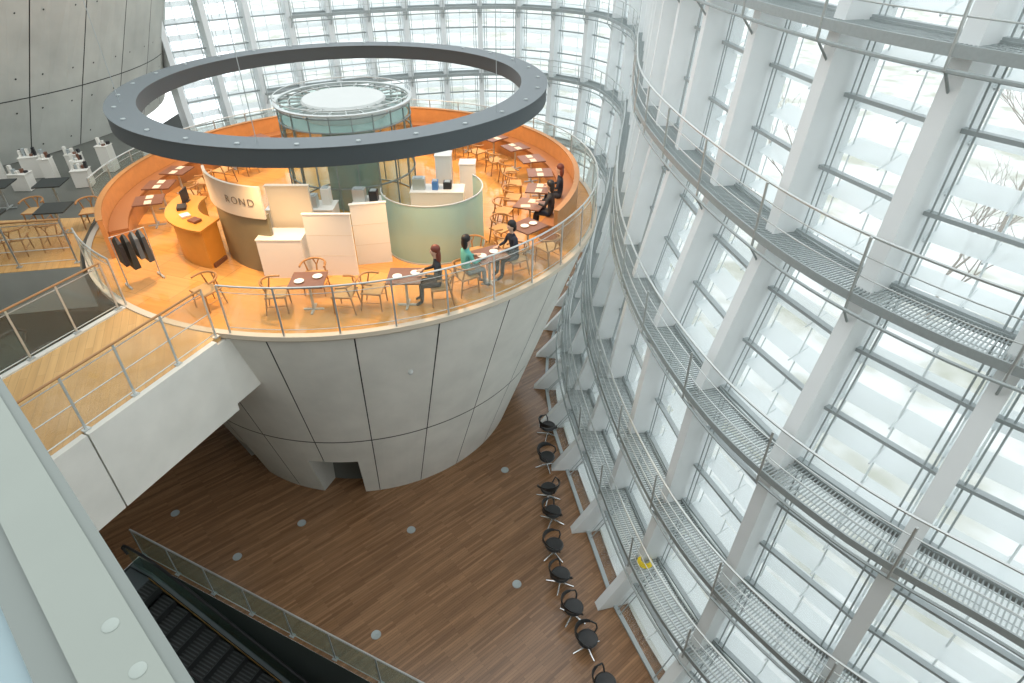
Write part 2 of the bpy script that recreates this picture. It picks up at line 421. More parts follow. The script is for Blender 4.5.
MB().lathe([(6.64,-0.13),(6.73,-0.13),(6.78,-0.08),(6.78,0.02),(6.64,0.02)],120,c=(CX,CY,-FZ)).obj('rim_edge',M_cream,cone)
def arc_rail(a0,a1,label):
    r=root('glass_balustrade',label,'railing',(CX,CY,0.02)); n=max(1,round((a1-a0)/9.5)); RR=6.72
    seg=[(RR*math.cos(R(a0+(a1-a0)*k/(n*4))),RR*math.sin(R(a0+(a1-a0)*k/(n*4)))) for k in range(n*4+1)]
    MB().tube([(x,y,1.08) for x,y in seg],0.020,8).obj('handrail',M_steel,r)
    for h in (0.14,0.94): MB().tube([(x,y,h) for x,y in seg],0.008,6).obj('rail_bar',M_steel,r)
    for i in range(n+1):
        a=a0+(a1-a0)*i/n; m=MB().box((RR*math.cos(R(a)),RR*math.sin(R(a)),.54),(.03,.035,1.08),R(a)); m.obj('post',M_steel,r,False)
    for i in range(n):
        g=MB();vs=[]
        for k in range(5):
            a=a0+(a1-a0)*(i+0.04+0.92*k/4)/n
            vs+=[(RR*math.cos(R(a)),RR*math.sin(R(a)),.06),(RR*math.cos(R(a)),RR*math.sin(R(a)),1.04)]
        g.add(vs,[(2*k,2*k+2,2*k+3,2*k+1) for k in range(4)]).obj('glass_panel',M_rail,r)
arc_rail(-100,190,'curved glass balustrade with steel posts around the café rim')
arc_rail(218,236,'short curved glass balustrade between bridge and landing')
bq=root('banquette','curved tan wood banquette with brown leather seat around the café','banquette',(CX,CY,0.0))
MB().arc(0,0,6.12,6.22,0,.95,-28,214,96).obj('back_panel',M_orange,bq)
MB().arc(0,0,5.70,6.11,0.0,0.42,-27,210,96,0).obj('seat_base',M_orange,bq)
MB().arc(0,0,5.68,6.11,0.425,0.50,-27,210,96).obj('seat_cushion',M_seat,bq)
MB().arc(0,0,6.10,6.24,.955,.98,-28,214,96).obj('top_cap',M_wood,bq)
# ------------------------------------------------------------------ BRIDGE
bd=Vector((-0.386,-0.9225)); bn=Vector((-0.9225,0.386)); B0=Vector((-5.72,10.02))
def BP(a,b): v=B0+bd*a+bn*b; return (v.x,v.y)
br=root('footbridge','pale concrete footbridge with amber deck leading to the café','bridge',(0,0,0))
BL=9.5
deck=MB(); deck.prism([BP(0.0,0.05),BP(BL,0.05),BP(BL,2.6),BP(-0.0,2.6)][::-1],-0.12,-0.005); deck.obj('deck',M_bfloor,br,False)
gid=MB(); gid.prism([BP(-0.6,0.0),BP(-0.6,2.5),BP(BL,2.65),BP(BL,0.0)],-1.65,-0.13); gid.obj('girder',M_conc,br,False)
for a,b in ((0.25,3.0),(3.03,6.0),(6.03,BL)):
    MB().prism([BP(a,-0.12),BP(b,-0.12),BP(b,0.0),BP(a,0.0)],-1.7,0.03).obj('fascia_panel',M_conc,br,False)
MB().prism([BP(0.0,2.6),BP(BL,2.6),BP(BL,2.72),BP(0.0,2.72)],-1.7,0.03).obj('far_fascia_panel',M_conc,br,False)
straight_rail('bridge_railing','steel and clear glass bridge railing with timber handrail',BP(0.12,0.02),BP(BL,0.02),0.03,1.08,M_wood,0.022,0.9,group='bridge railings',bars=(.08,.5,.92),glassm=M_brail)
straight_rail('bridge_railing','steel and clear glass bridge railing with timber handrail',BP(0.12,2.66),BP(BL,2.66),0.03,1.08,M_wood,0.022,0.9,group='bridge railings',bars=(.08,.92),glassm=M_rail)
# second escalator in the dark void beyond the bridge, with its landing
ex=dup(esc,(-10.85,11.75,-2.0),math.atan2(bd.y,bd.x),'dark escalator with glass sides running down beside the footbridge')
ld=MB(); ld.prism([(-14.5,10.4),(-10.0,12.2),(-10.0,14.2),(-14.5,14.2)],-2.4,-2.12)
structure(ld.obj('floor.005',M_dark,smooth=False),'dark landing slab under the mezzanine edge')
# ------------------------------------------------------------------ MEZZANINE, WALLS
arcp=[pol(6.9,a)[:2] for a in (214,204,194,184,174,166)]
poly=arcp+[(-12.6,21),(-14.2,24.5),(-15.5,25.5),(-36,34),(-36,7.8)]
mz=MB(); mz.prism(poly[::-1],-1.1,-0.012,0,1)  # edge takes the darker concrete, its shade painted in
o=structure(mz.obj('floor_mezzanine',[M_mfloor,M_concd],smooth=False),'dark stone mezzanine floor with shade-darkened concrete edge'); o.name='floor.001'
ms=MB(); ms.prism([arcp[0],arcp[1],arcp[2],(arcp[3][0],arcp[3][1]-.6),(-36,13.2),(-36,7.8)][::-1],-.012,-.001)
structure(ms.obj('floor.004',M_bfloor,smooth=False),'warm timber floor strip along the mezzanine edge')
p0=pol(6.95,213)[:2]
straight_rail('mezzanine_railing','glass railing with brass toned handrail along the mezzanine edge',(p0[0]-.05,p0[1]+.12),(-20,11.1),0.0,1.1,M_wood,0.026,1.2,bars=(.08,.36,.64,.92),glassm=M_brail)
straight_rail('mezzanine_railing','glass railing along the mezzanine side',(-11.25,18.7),(-12.7,21.1),0.0,1.1,M_steel,0.025,1.2,bars=(.08,.92))
wl=MB(); wl.add([(-15.5,-4,FZ),(-15.5,30,FZ),(-15.5,30,-1.1),(-15.5,-4,-1.1)],[(0,1,2,3)])  # near-black sheet stands in for the darkness under the mezzanine
wl.add([(-36,-5,FZ),(-36,34,FZ),(-36,34,12),(-36,-5,12)],[(0,1,2,3)],1)  # far side wall out of view, added to block light from the left
structure(wl.obj('wall_left',[M_dark,M_wallp],smooth=False),'wall painted dark as shade under mezzanine, added light-blocking far wall')
wb=MB(); wb.add([(-36,-5,FZ),(11,-5,FZ),(11,-5,12),(-36,-5,12)],[(0,1,2,3)])  # wall behind the camera, added to hold back light
structure(wb.obj('wall_back',M_wallp,smooth=False),'unseen wall added behind the upper gallery to block light')
bc=root('conical_tower','large grey concrete inverted cone with slanted panel joints','building core',(-23,25,0))
def rb(z): return 8.5+0.30*z
pb=MB();cb=MB()
zr=[(0,1.9),(1.93,4.9),(4.93,9.3)]
q=lambda an,z,d=0:((rb(z)+d)*math.cos(R(an+1.6*z)),(rb(z)+d)*math.sin(R(an+1.6*z)),z)
for j in range(32):
    for (z0,z1) in zr:
        for k in range(3):
            a=-180+11.25*j+k*3.75;b=a+3.75
            aa=a+(.11 if k==0 else 0);bb=b-(.11 if k==2 else 0)
            pb.add([q(aa,z0),q(bb,z0),q(bb,z1),q(aa,z1)],[(0,1,2,3)])
        for fa in (.22,.78):
            for fz in (.2,.8):
                an=-180+11.25*(j+fa); zz=z0+(z1-z0)*fz; c=Vector(q(an,zz,.012)); e1=(Vector(q(an+1,zz,.012))-c).normalized(); e2=(Vector(q(an,zz+.3,.012))-c).normalized()
                pb.add([c+(e1*math.cos(R(45*t))+e2*math.sin(R(45*t)))*.03 for t in range(8)],[tuple(range(8))],1)
pb.obj('concrete_panels',[M_concd,M_gap],bc,False)
cb.lathe([(rb(0)-.06,0),(rb(9.3)-.06,9.3)],72).obj('joint_backing',M_gap,bc)
# ------------------------------------------------------------------ RING LIGHT
rg=root('ring_light','large slate grey suspended ring luminaire above the café','ceiling light',(CX,CY,2.87))
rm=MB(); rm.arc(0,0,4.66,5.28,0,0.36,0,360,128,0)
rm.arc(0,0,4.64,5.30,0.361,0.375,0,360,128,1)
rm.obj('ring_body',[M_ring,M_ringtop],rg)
for i in range(28):
    a=R(i*360/28+4)
    MB().lathe([(0,.0),(.045,.0),(.052,-.02)],12,c=(5.08*math.cos(a),5.08*math.sin(a),.40)).obj('downlight_disc',M_galv,rg)  # small discs for the downlights dotted along the ring
for i in range(14):
    a=R(i*360/14+10)
    MB().lathe([(0,-.012),(.11,-.012),(.12,0)],14,c=(4.97*math.cos(a),4.97*math.sin(a),0)).obj('spotlight',M_lamp,rg)
for a in (25,85,145,205,265,325):
    x,y=4.97*math.cos(R(a)),4.97*math.sin(R(a))
    MB().tube([(x,y,.36),(x,y,8.5)],0.008,5).obj('suspension_cable',M_frame,rg)
for i in range(10):
    a=R(i*36+10); l=bpy.data.lights.new('ring_spot','SPOT'); l.energy=330; l.color=(1,.62,.30); l.spot_size=R(125); l.spot_blend=.7; l.shadow_soft_size=.12
    o=bpy.data.objects.new('ring_spot',l); COL.objects.link(o); o.location=(CX+4.97*math.cos(a),CY+4.97*math.sin(a),2.82)
# ------------------------------------------------------------------ DRUM
dr=root('glass_drum','round clear green glass kitchen core with pale grey top disc','glass enclosure',(-4.36,16.7,0))
MB().lathe([(0.7,0),(0.7,2.4)],32).obj('core_wall',M_core,dr)
g=MB()
NP=20
for i in range(NP):
    a,b=R(i*360/NP+.6),R((i+1)*360/NP-.6)
    for z0,z1 in((0.05,2.0),(2.04,2.72)):
        g.add([(1.68*math.cos(a),1.68*math.sin(a),z0),(1.68*math.cos(b),1.68*math.sin(b),z0),(1.68*math.cos(b),1.68*math.sin(b),z1),(1.68*math.cos(a),1.68*math.sin(a),z1)],[(0,1,2,3)])
g.obj('glass_panels',M_drum,dr,False)
M_dframe=mat('steel drum frame',(0.24,0.29,0.29),.45,.3)
fm=MB()
for z in (0.0,1.0,2.0,2.4,2.72): fm.arc(0,0,1.66,1.70,z,z+.03,0,360,48)
for i in range(NP):
    a=R(i*360/NP); fm.box((1.68*math.cos(a),1.68*math.sin(a),1.4),(.04,.02,2.8),a)
fm.obj('steel_frame',M_dframe,dr,False)
tp=MB(); tp.arc(0,0,1.66,1.76,2.80,2.84,0,360,64)
for i in range(24):
    a=R(i*15); tp.box((1.38*math.cos(a),1.38*math.sin(a),2.80),(.66,.018,.04),a)
tp.tube([(1.38*math.cos(R(k*7.5)),1.38*math.sin(R(k*7.5)),2.82) for k in range(48)],.012,6,closed=True)
tp.tube([(1.74*math.cos(R(k*7.5)),1.74*math.sin(R(k*7.5)),2.96) for k in range(48)],.014,6,closed=True)
tp.obj('roof_ring',M_steel,dr)
MB().lathe([(0,2.87),(1.04,2.85),(1.08,2.80),(1.06,2.4),(0,2.4)],48).obj('roof_disc',M_cap,dr)
MB().lathe([(1.08,2.42),(1.62,2.42)],48).obj('roof_gutter',M_core,dr)
# ------------------------------------------------------------------ SIGN
sw=root('curved_sign','curved beige sign panel lettered ROND on an olive brown base','sign',(-5.0,14.6,0))
MB().arc(0,0,2.05,2.15,0,1.45,208,262,24).obj('base_panel',M_olive,sw)
MB().arc(0,0,2.16,2.22,1.38,2.10,203,262,24).obj('sign_panel',M_cream,sw)
def text_mesh(ch,size,mt,ext=.004):
    c=bpy.data.curves.new('t','FONT'); c.body=ch;c.size=size;c.extrude=ext;c.align_x='CENTER';c.offset=-.005
    o=bpy.data.objects.new('t',c);COL.objects.link(o)
    bpy.context.view_layer.update()
    me=bpy.data.meshes.new_from_object(o.evaluated_get(bpy.context.evaluated_depsgraph_get()))
    bpy.data.objects.remove(o); me.materials.clear(); me.materials.append(mt); return me
M_let=mat('letter grey',(.12,.10,.08),.5)
for ch,a in zip('ROND',(239,244.5,250,255.5)):
    me=text_mesh(ch,.24,M_let); o=bpy.data.objects.new('letter',me); COL.objects.link(o); o.parent=sw
    o.location=(2.235*math.cos(R(a)),2.235*math.sin(R(a)),1.66); o.rotation_euler=(R(90),0,R(a+90))
def boxthing(name,label,cat,x0,x1,y0,y1,z0,h,mt,rz=0,group=None,top=None,lines=0):
    cx,cy=(x0+x1)/2,(y0+y1)/2
    r=root(name,label,cat,(cx,cy,z0),rz,group); w,d=x1-x0,y1-y0
    b=MB().box((0,0,h/2-0.01),(w,d,h-.02)); b.obj('body',mt,r,False)
    MB().box((0,0,h-.012),(w+.03,d+.03,.024)).obj('top',top or mt,r,False)
    for k in range(1,lines+1): MB().box((0,-d/2-.002,h*k/(lines+1)),(w-.02,.004,.008)).obj('joint_strip',M_cream,r,False)
    return r
boxthing('partition_wall','tall cream partition wall behind the service counter','partition',-5.45,-4.5,13.08,13.16,0,1.88,M_cream)
boxthing('service_counter','white service counter in front of the cream partition','counter',-5.6,-4.62,12.3,12.9,0,.95,M_offw)
boxthing('partition_screen','white panelled partition screen','partition',-4.52,-3.5,12.42,12.48,0,1.5,M_offw,lines=2)
boxthing('partition_screen','white panelled partition screen','partition',-3.62,-2.83,13.0,13.06,0,1.5,M_offw,rz=R(12),lines=2)
boxthing('kitchen_counter','white kitchen counter with equipment','counter',-5.9,-4.3,13.9,14.5,0,.95,M_offw)
boxthing('kitchen_counter','white kitchen counter with equipment','counter',-3.9,-3.2,14.2,14.8,0,.95,M_offw)
boxthing('kitchen_cabinet','tall white kitchen cabinet','cabinet',-1.95,-1.55,15.4,15.8,0,1.75,M_offw)
boxthing('kitchen_counter','white curved bar counter','counter',-2.5,-1.2,14.5,15.05,0,1.15,M_offw)
boxthing('kitchen_cabinet','low white storage cabinet','cabinet',-1.35,-.95,15.5,15.9,0,1.5,M_offw)
for x,y,m,w,h,zz in ((-5.7,14.2,M_blue,.3,.22,.95),(-5.3,14.3,M_red,.2,.2,.95),(-4.85,14.1,M_steel,.35,.3,.95),(-4.5,14.3,M_offw,.2,.4,.95),(-5.5,14.05,M_offw,.15,.35,.95),(-3.75,14.5,M_steel,.3,.3,.95),(-3.4,14.5,M_blackp,.2,.25,.95),(-2.3,14.75,M_steel,.3,.28,1.15),(-1.9,14.75,M_blue,.14,.2,1.15),(-1.6,14.8,M_blackp,.2,.16,1.15)):
    t=root('kitchen_appliance','small countertop appliance on the kitchen counter','appliance',(x,y,zz))
    MB().box((0,0,h/2),(w,.22,h)).obj('body',m,t,False); MB().box((0,0,h+.01),(w*.7,.15,.02)).obj('lid',M_galv,t,False)
fe=root('frosted_enclosure','curved frosted teal glass screen around the bar','screen',(-1.9,14.1,0))
MB().lathe([(1.2,.03),(1.2,1.45)],40,a0=185,a1=400).obj('frosted_glass',M_frost,fe)
MB().arc(0,0,1.185,1.215,1.45,1.47,185,400,40).obj('top_rail',M_steel,fe)
MB().arc(0,0,1.18,1.22,0,.04,185,400,40).obj('base_rail',M_steel,fe)
RX,RY=-6.55,14.35
rcq=root('reception_counter','wide curved orange wood reception counter','counter',(RX,RY,0))
MB().arc(0,0,1.12,1.68,0,.95,168,256,28).obj('body',M_yellow,rcq)
MB().arc(0,0,1.05,1.78,.95,1.0,166,258,28).obj('counter_top',M_yellow,rcq)
MB().arc(0,0,1.16,1.62,0.0,.10,166,258,28).obj('plinth',M_dwood,rcq)
for a,w,h,m in ((182,.35,.3,M_blackp),(200,.3,.06,M_blackp),(222,.22,.04,M_offw),(240,.25,.05,M_dwood)):
    x,y=RX+1.4*math.cos(R(a)),RY+1.4*math.sin(R(a))
    t=root('desk_item' if h<.1 else 'computer_monitor','small object lying on the reception counter' if h<.1 else 'black monitor on the reception counter','menu' if h<.1 else 'monitor',(x,y,1.0),R(a+90))
    MB().box((0,0,h/2+.01),(w,.03 if h>.1 else .2,h)).obj('panel',m,t,False)
    MB().box((0,0,.006),(w*.5,.16,.012)).obj('stand',M_blackp,t,False)
# ------------------------------------------------------------------ CHAIRS / TABLES
SC=.93
def make_chair(loc,rz,group,label,wood=M_wood,cord=M_cord):
    r=root('dining_chair',label,'chair',loc,rz,group); r.scale=(SC,)*3
    s=MB(); s.box((0,0,.44),(.48,.44,.04)); s.tube([(-.24,-.22,.44),(.24,-.22,.44),(.26,.22,.44),(-.26,.22,.44)],.02,6,closed=True,mi=1); s.obj('seat',[cord,wood],r)
    for x,y in((-.22,.2),(.22,.2)): MB().tube([(x*1.08,y*1.05,0),(x,y,.45)],[.015,.021],8).obj('leg',wood,r)
    for x in(-.2,.2): MB().tube([(x*1.1,-.27,0),(x,-.2,.42),(x*1.15,-.14,.70)],[.015,.021,.016],8).obj('leg',wood,r)
    pts=[(.28*math.cos(R(a)),-.03+.26*math.sin(R(a)),.71+.03*(-math.sin(R(a)))) for a in range(0,-181,-15)]
    b=MB().tube([(.28,.08,.70)]+pts+[(-.28,.08,.70)],.024,8)
    b.tube([(0,-.22,.45),(0,-.26,.58)],.02,6); b.tube([(0,-.26,.58),(.07,-.28,.73)],.016,6); b.tube([(0,-.26,.58),(-.07,-.28,.73)],.016,6)
    b.obj('backrest',wood,r)
    for x in(-.22,.22): MB().tube([(x,.2,.2),(x,-.24,.2)],.01,6).obj('stretcher',wood,r)
    return r
def make_table(loc,rz,group,label,w=.70,d=.66,top=M_dwood):
    r=root('dining_table',label,'table',loc,rz,group)
    t=MB().box((0,0,.695),(w,d,.03)); t.obj('table_top',top,r,False)
    MB().tube([(0,0,.02),(0,0,.68)],.03,10).obj('pedestal',M_steel,r)
    MB().box((0,0,.012),(.42,.05,.024)).box((0,0,.012),(.05,.42,.024)).obj('foot',M_steel,r,False)
    return r
TZ=.711
G1='café dining chairs';G2='café tables'
C0=make_chair((-4.85,10.98,0),R(-80),G1,'light wood wishbone chair with woven seat at a café table')
T0=make_table((-4.15,10.98,0),R(3),G2,'dark red square café table on a steel pedestal')
def ch(x,y,deg): return dup(C0,(x,y,0),R(deg))
def tb(x,y,deg): return dup(T0,(x,y,0),R(deg))
ch(-3.45,10.98,85); ch(-4.25,11.7,180)
tb(-2.2,11.15,0); ch(-2.88,11.12,-95)
ch(-1.5,11.28,100)
tb(-.5,12.1,30); ch(-1.0,11.72,-55); ch(.08,12.5,120); ch(-.85,12.8,200)
tb(.38,13.55,45); ch(.85,13.05,40); ch(-.25,14.05,225); ch(-.15,13.2,-60)
for a in (-21,-9,4,17,30,43,56,68):
    x,y,_=pol(5.2,a); tb(x,y,a); x,y,_=pol(4.47,a); ch(x,y,a-90)
for a in (174,186,198,162,150,138):
    x,y,_=pol(5.2,a); tb(x,y,a); x,y,_=pol(4.47,a); ch(x,y,a-90)
ch(-6.35,11.1,150)
def plate(x,y,z=TZ):
    o=MB().lathe([(0,.006),(.07,.006),(.10,.018),(.10,.022),(.06,.010),(0,.010)],20,c=(0,0,0)).obj('plate',M_offw); o.location=(x,y,z)
    return tag(o,'small white round plate on a café table','plate','plates on café tables')
pl0=plate(-4.3,10.9)
for x,y in((-3.98,11.1),(-2.35,11.1),(-2.0,11.25),(-.65,12.0),(-.4,12.2),(.3,13.5),(.5,13.65)):
    o=pl0.copy(); COL.objects.link(o); o.location=(x,y,TZ)
mn=MB().box((0,0,.004),(.24,.17,.006)).obj('place_mat',M_cream,None,False); tag(mn,'cream paper place mat on a café table','place mat','place mats'); mn.location=pol(5.15,-23,TZ)
for a in (-19,-11,-7,2,6,15,19,28,32,41,54,172,176,184,188,196,200,160,164,148):
    o=mn.copy();COL.objects.link(o);o.location=pol(5.2,a,TZ);o.rotation_euler=(0,0,R(a+90))
def lounge(loc,rz):
    r=root('lounge_chair','black leather open-backed swivel armchair on a chrome star base','chair',loc,rz,'black swivel chairs'); r.scale=(.9,)*3
    MB().lathe([(0,.38),(.20,.38),(.25,.40),(.26,.43),(.22,.47),(0,.46)],24).obj('seat',M_black,r)
    n=20
    vs=[];fs=[]
    for i in range(n+1):
        a=-175+170*i/n
        k=abs(i/n-.5)*2; top=.80-.10*k**2; bot=.60+.06*k
        ca,sa=math.cos(R(a)),math.sin(R(a))
        for rr,z in((.29,bot),(.32,bot),(.345,top-.02),(.33,top+.01),(.305,top-.02)): vs.append((rr*ca,rr*sa,z))
    for i in range(n):
        for q in range(5): fs.append((i*5+q,(i+1)*5+q,(i+1)*5+(q+1)%5,i*5+(q+1)%5))
    fs+=[(4,3,2,1,0),tuple(n*5+q for q in range(5))]
    MB().add(vs,fs).obj('backrest',M_black,r)
    for sg in(-1,1): MB().tube([(.20*sg,.12,.42),(.30*sg,.16,.52),(.325*sg,.12,.64),(.325*sg,-.03,.67)],.022,8).obj('armrest',M_black,r)
    MB().tube([(0,-.2,.42),(0,-.30,.50),(0,-.325,.64)],.03,8).obj('back_support',M_black,r)
    MB().tube([(0,0,.06),(0,0,.39)],.028,10).obj('stem',M_chrome,r)
    for k in range(4):
        a=R(45+90*k); MB().tube([(0,0,.085),(.38*math.cos(a),.38*math.sin(a),.02)],[.026,.018],8).obj('base_leg',M_chrome,r)
    return r
L0=lounge((1.12,14.15,FZ),R(-60))
for x,y,d in((1.03,12.85,-120),(1.02,11.65,30),(1.09,10.85,-70),(1.07,9.8,-95),(1.18,8.95,-60),(1.42,8.1,-80),(1.67,7.35,-110),(1.95,6.4,-60)):
    dup(L0,(x,y,FZ),R(d))
f0=MB().lathe([(0,.012),(.07,.012),(.075,.014),(.11,.014),(.115,.0)],20,mi=0).obj('floor_light',M_galv); f0.location=(-5.67,10.77,FZ)
tag(f0,'round steel recessed floor light in the plank floor','floor light','recessed floor lights')
for x,y in((-9.23,11.1),(-2.69,10.55),(-7.03,9.72),(.12,8.94),(-3.11,7.65),(-.21,12.68)):
    o=f0.copy();COL.objects.link(o);o.location=(x,y,FZ)
C1=make_chair((-11.9,13.5,0),R(20),'mezzanine chairs','wooden chair at the mezzanine railing',M_wood,M_cord)
for x,y,d in((-11.2,13.8,15),(-12.6,13.3,25),(-10.95,15.1,200),(-12.4,15.1,190),(-13.4,13.1,10),(-13.9,15.0,170)): dup(C1,(x,y,0),R(d))
T1=make_table((-11.5,14.6,0),R(10),'mezzanine tables','dark table on the mezzanine',.7,.7,M_dark)
for x,y in((-12.9,14.1),(-14.2,14.1),(-12.6,16.3),(-14.0,16.2)): dup(T1,(x,y,0))
rnd=random.Random(5)
for x,y,w,d,h,a in((-14.7,18.6,.5,.3,.65,20),(-13.6,19.0,.4,.3,.6,10),(-15.4,18.0,.4,.3,.7,30),(-12.8,17.9,.45,.35,.5,15),(-14.4,17.6,.5,.35,.5,0),(-15.4,17.1,.5,.35,.5,5),(-12.7,19.2,.35,.35,.8,0),(-14.0,18.3,.3,.3,.7,12),(-13.2,18.5,.3,.3,.55,30)):
    r=boxthing('display_stand','white display stand with small goods on the mezzanine','display',x-w/2,x+w/2,y-d/2,y+d/2,0,h,M_offw,rz=R(a),group='white display stands')
    for k in range(5):
        hh=rnd.uniform(.05,.25); MB().box((-w*.38+k*w*.19,rnd.uniform(-.08,.08),h+hh/2),(.07,.10,hh)).obj('merchandise',[M_offw,M_frame,M_offw,M_dwood,M_blackp][k],r,False)
# coat rack
ck=root('coat_rack','steel coat rack hung with a few dark coats by the rail','coat rack',(-8.25,12.15,0),R(47))
fr=MB().tube([(-.35,0,.05),(-.35,0,1.2),(.35,0,1.2),(.35,0,.05)],.015,6); fr.box((-.35,0,.02),(.04,.36,.04)); fr.box((.35,0,.02),(.04,.36,.04)); fr.obj('frame',M_steel,ck)
for k,(x,zb,w_) in enumerate(((-.24,.55,.05),(-.08,.42,.07),(.09,.6,.05),(.24,.48,.06))):
    m=MB(); m.add([(x-.04,-.16,1.06),(x+.04,-.16,1.06),(x+.05,.16,1.06),(x-.05,.16,1.06),(x-w_,-.21,zb),(x+w_,-.18,zb),(x+w_,.2,zb+.04),(x-w_,.18,zb),(x-.02,-.04,1.17),(x+.02,-.04,1.17),(x+.02,.04,1.17),(x-.02,.04,1.17)],
        [(4,5,1,0),(5,6,2,1),(6,7,3,2),(7,4,0,3),(7,6,5,4),(0,1,9,8),(1,2,10,9),(2,3,11,10),(3,0,8,11),(8,9,10,11)])
    m.obj('hanging_coat',[M_blackp,M_dark,M_ringtop,M_ring][k],ck)
# ------------------------------------------------------------------ PEOPLE
def person(label,loc,rz,shirt,pants,hairm,hairlen=.25,lean=.05,armw=.14):
    r=root('person',label,'person',loc,rz); r.scale=(.94,)*3
    V=[];E=[];RR=[]
    def v(p,rad,par=None):
        V.append(p);RR.append(rad)
        if par is not None:E.append((par,len(V)-1))
        return len(V)-1
    pe=v((0,0,.56),(.15,.11)); sp=v((0,lean*.3,.72),(.125,.09),pe); cst=v((0,lean*.8,.93),(.15,.10),sp)
    nb=v((0,lean,1.08),(.07,.06),cst); nk=v((0,lean+.01,1.15),(.048,.05),nb)
    h1=v((0,lean+.035,1.22),(.062,.075),nk); h2=v((0,lean+.035,1.30),(.075,.092),h1); h3=v((0,lean+.02,1.37),(.06,.075),h2)
    v((0,lean+.135,1.27),(.010,.010),h2)
    for sg in(-1,1):
        sh=v((.165*sg,lean*.9,1.01),(.055,.055),cst); el=v((.23*sg,lean+.06,.79),(.042,.042),sh); wr=v((armw*sg,lean+.29,.79),(.027,.025),el)
        pm=v((armw*.8*sg,lean+.35,.79),(.035,.014),wr)
        for q,(dx,ln) in enumerate(((-.027,.058),(-.009,.07),(.009,.066),(.027,.052))):
            kx=armw*.8*sg+dx; k1=v((kx,lean+.385,.79),(.0095,.009),pm); k2=v((kx,lean+.385+ln*.6,.785),(.008,.008),k1); v((kx,lean+.385+ln,.772),(.007,.007),k2)
        t1=v((armw*.8*sg-.045*sg,lean+.345,.785),(.011,.010),pm); v((armw*.8*sg-.058*sg,lean+.385,.78),(.009,.009),t1)
        v((.082*sg,lean+.02,1.285),(.012,.02),h2)
        hp=v((.09*sg,.05,.53),(.095,.085),pe); kn=v((.12*sg,.42,.52),(.065,.065),hp); an=v((.12*sg,.44,.11),(.042,.045),kn); v((.125*sg,.58,.045),(.04,.03),an)
    me=bpy.data.meshes.new('body'); me.from_pydata(V,E,[]); o=bpy.data.objects.new('tmp',me);COL.objects.link(o)
    sk=o.modifiers.new('s','SKIN'); 
    for i,rad in enumerate(RR): me.skin_vertices[0].data[i].radius=rad
    me.skin_vertices[0].data[0].use_root=True
    sb=o.modifiers.new('u','SUBSURF');sb.levels=2;sb.render_levels=2
    bpy.context.view_layer.update()
    m2=bpy.data.meshes.new_from_object(o.evaluated_get(bpy.context.evaluated_depsgraph_get())); bpy.data.objects.remove(o)
    m2.name='person_body'; m2.materials.clear()
    for m in(M_skin,shirt,pants,M_blackp): m2.materials.append(m)
    for p in m2.polygons:
        c=p.center; p.use_smooth=True
        if c.z>1.115: k=0
        elif c.y>lean+.27 and c.z>.70: k=0
        elif c.z<.10: k=3
        elif c.z<.60: k=2
        else: k=1
        p.material_index=k
    b=bpy.data.objects.new('body',m2);COL.objects.link(b);b.parent=r
    h=MB(); h.sph((0,lean+.0,1.335),(.098,.108,.105),16,10); 
    zt=1.33;zb=1.33-hairlen
    h.sph((0,lean-.045,(zt+zb)/2),(.095,.065,(zt-zb)/2+.05),14,10)
    h.obj('hair',hairm,r)
    for sg in(-1,1): MB().sph((.028*sg,lean+.118,1.292),(.010,.008,.007),8,6).obj('eye',M_blackp,r)
    return r
M_teal=mat('teal cloth',(0.12,0.42,0.36),.8);M_navy=mat('navy cloth',(0.02,0.025,0.04),.85);M_grey=mat('grey cloth',(.25,.26,.27),.85);M_hb=mat('black hair',(.012,.01,.01),.5);M_ha=mat('auburn hair',(.16,.035,.02),.5);M_char=mat('charcoal cloth',(.03,.03,.033),.85)
person('seated person in black clothes with long auburn hair',(-1.5,11.28,0),R(100),M_char,M_navy,M_ha,.34)
person('seated person in a teal top with dark hair',(-1.0,11.72,0),R(-55),M_teal,M_grey,M_hb,.2)
person('seated person in a dark jacket with black hair leaning forward',(.08,12.5,0),R(120),M_navy,M_char,M_hb,.14,.1)
def onb(a,lab,sh,ha,hl):
    x,y,_=pol(5.78,a); person(lab,(x,y,.06),R(a+90),sh,M_navy,ha,hl)
onb(-21,'seated person in dark clothes with dark hair on the banquette',M_char,M_hb,.2)
onb(-9,'seated person in black with auburn hair on the banquette',M_navy,M_ha,.25)
# ------------------------------------------------------------------ FOREGROUND PARAPET AND GALLERY
fp=root('parapet_beam','grey green painted parapet beam with round bolt caps','parapet',(0,0,4.3))
u=Vector((-.731,.683));w=Vector((-.683,-.731)); Q0=Vector((-1.19,1.15))
def QP(a,b): v=Q0+u*a+w*b; return (v.x,v.y)
M_par=mat('parapet paint',(0.25,0.28,0.25),.5,var=.04); M_par2=mat('shaded parapet edge',(0.18,0.205,0.19),.5)  # darker second tone paints the shading of the beam's edge faces
M_bolt=mat('bolt cap grey',(0.31,0.35,0.32),.5)
MB().prism([QP(-1.5,.05),QP(-1.5,.30),QP(6,.30),QP(6,.05)][::-1],-0.1,.3).obj('beam',M_par,fp,False)
MB().prism([QP(-1.5,0),QP(-1.5,.05),QP(6,.05),QP(6,0)][::-1],-.35,.285).obj('edge_trim',M_par2,fp,False)
MB().prism([QP(-1.5,.302),QP(-1.5,.42),QP(6,.42),QP(6,.302)][::-1],-.1,.27).obj('inner_trim',M_par2,fp,False)
MB().prism([QP(-1.5,.422),QP(-1.5,1.5),QP(6,1.5),QP(6,.422)][::-1],.1,.24).obj('translucent_panel',M_bluepane,fp,False)
for x,y in((-1.63,1.38),(-1.43,1.2)):
    MB().lathe([(0,.004),(.028,.004),(.033,.002),(.033,0)],20,c=(x,y,.3)).obj('bolt_cap',M_bolt,fp)
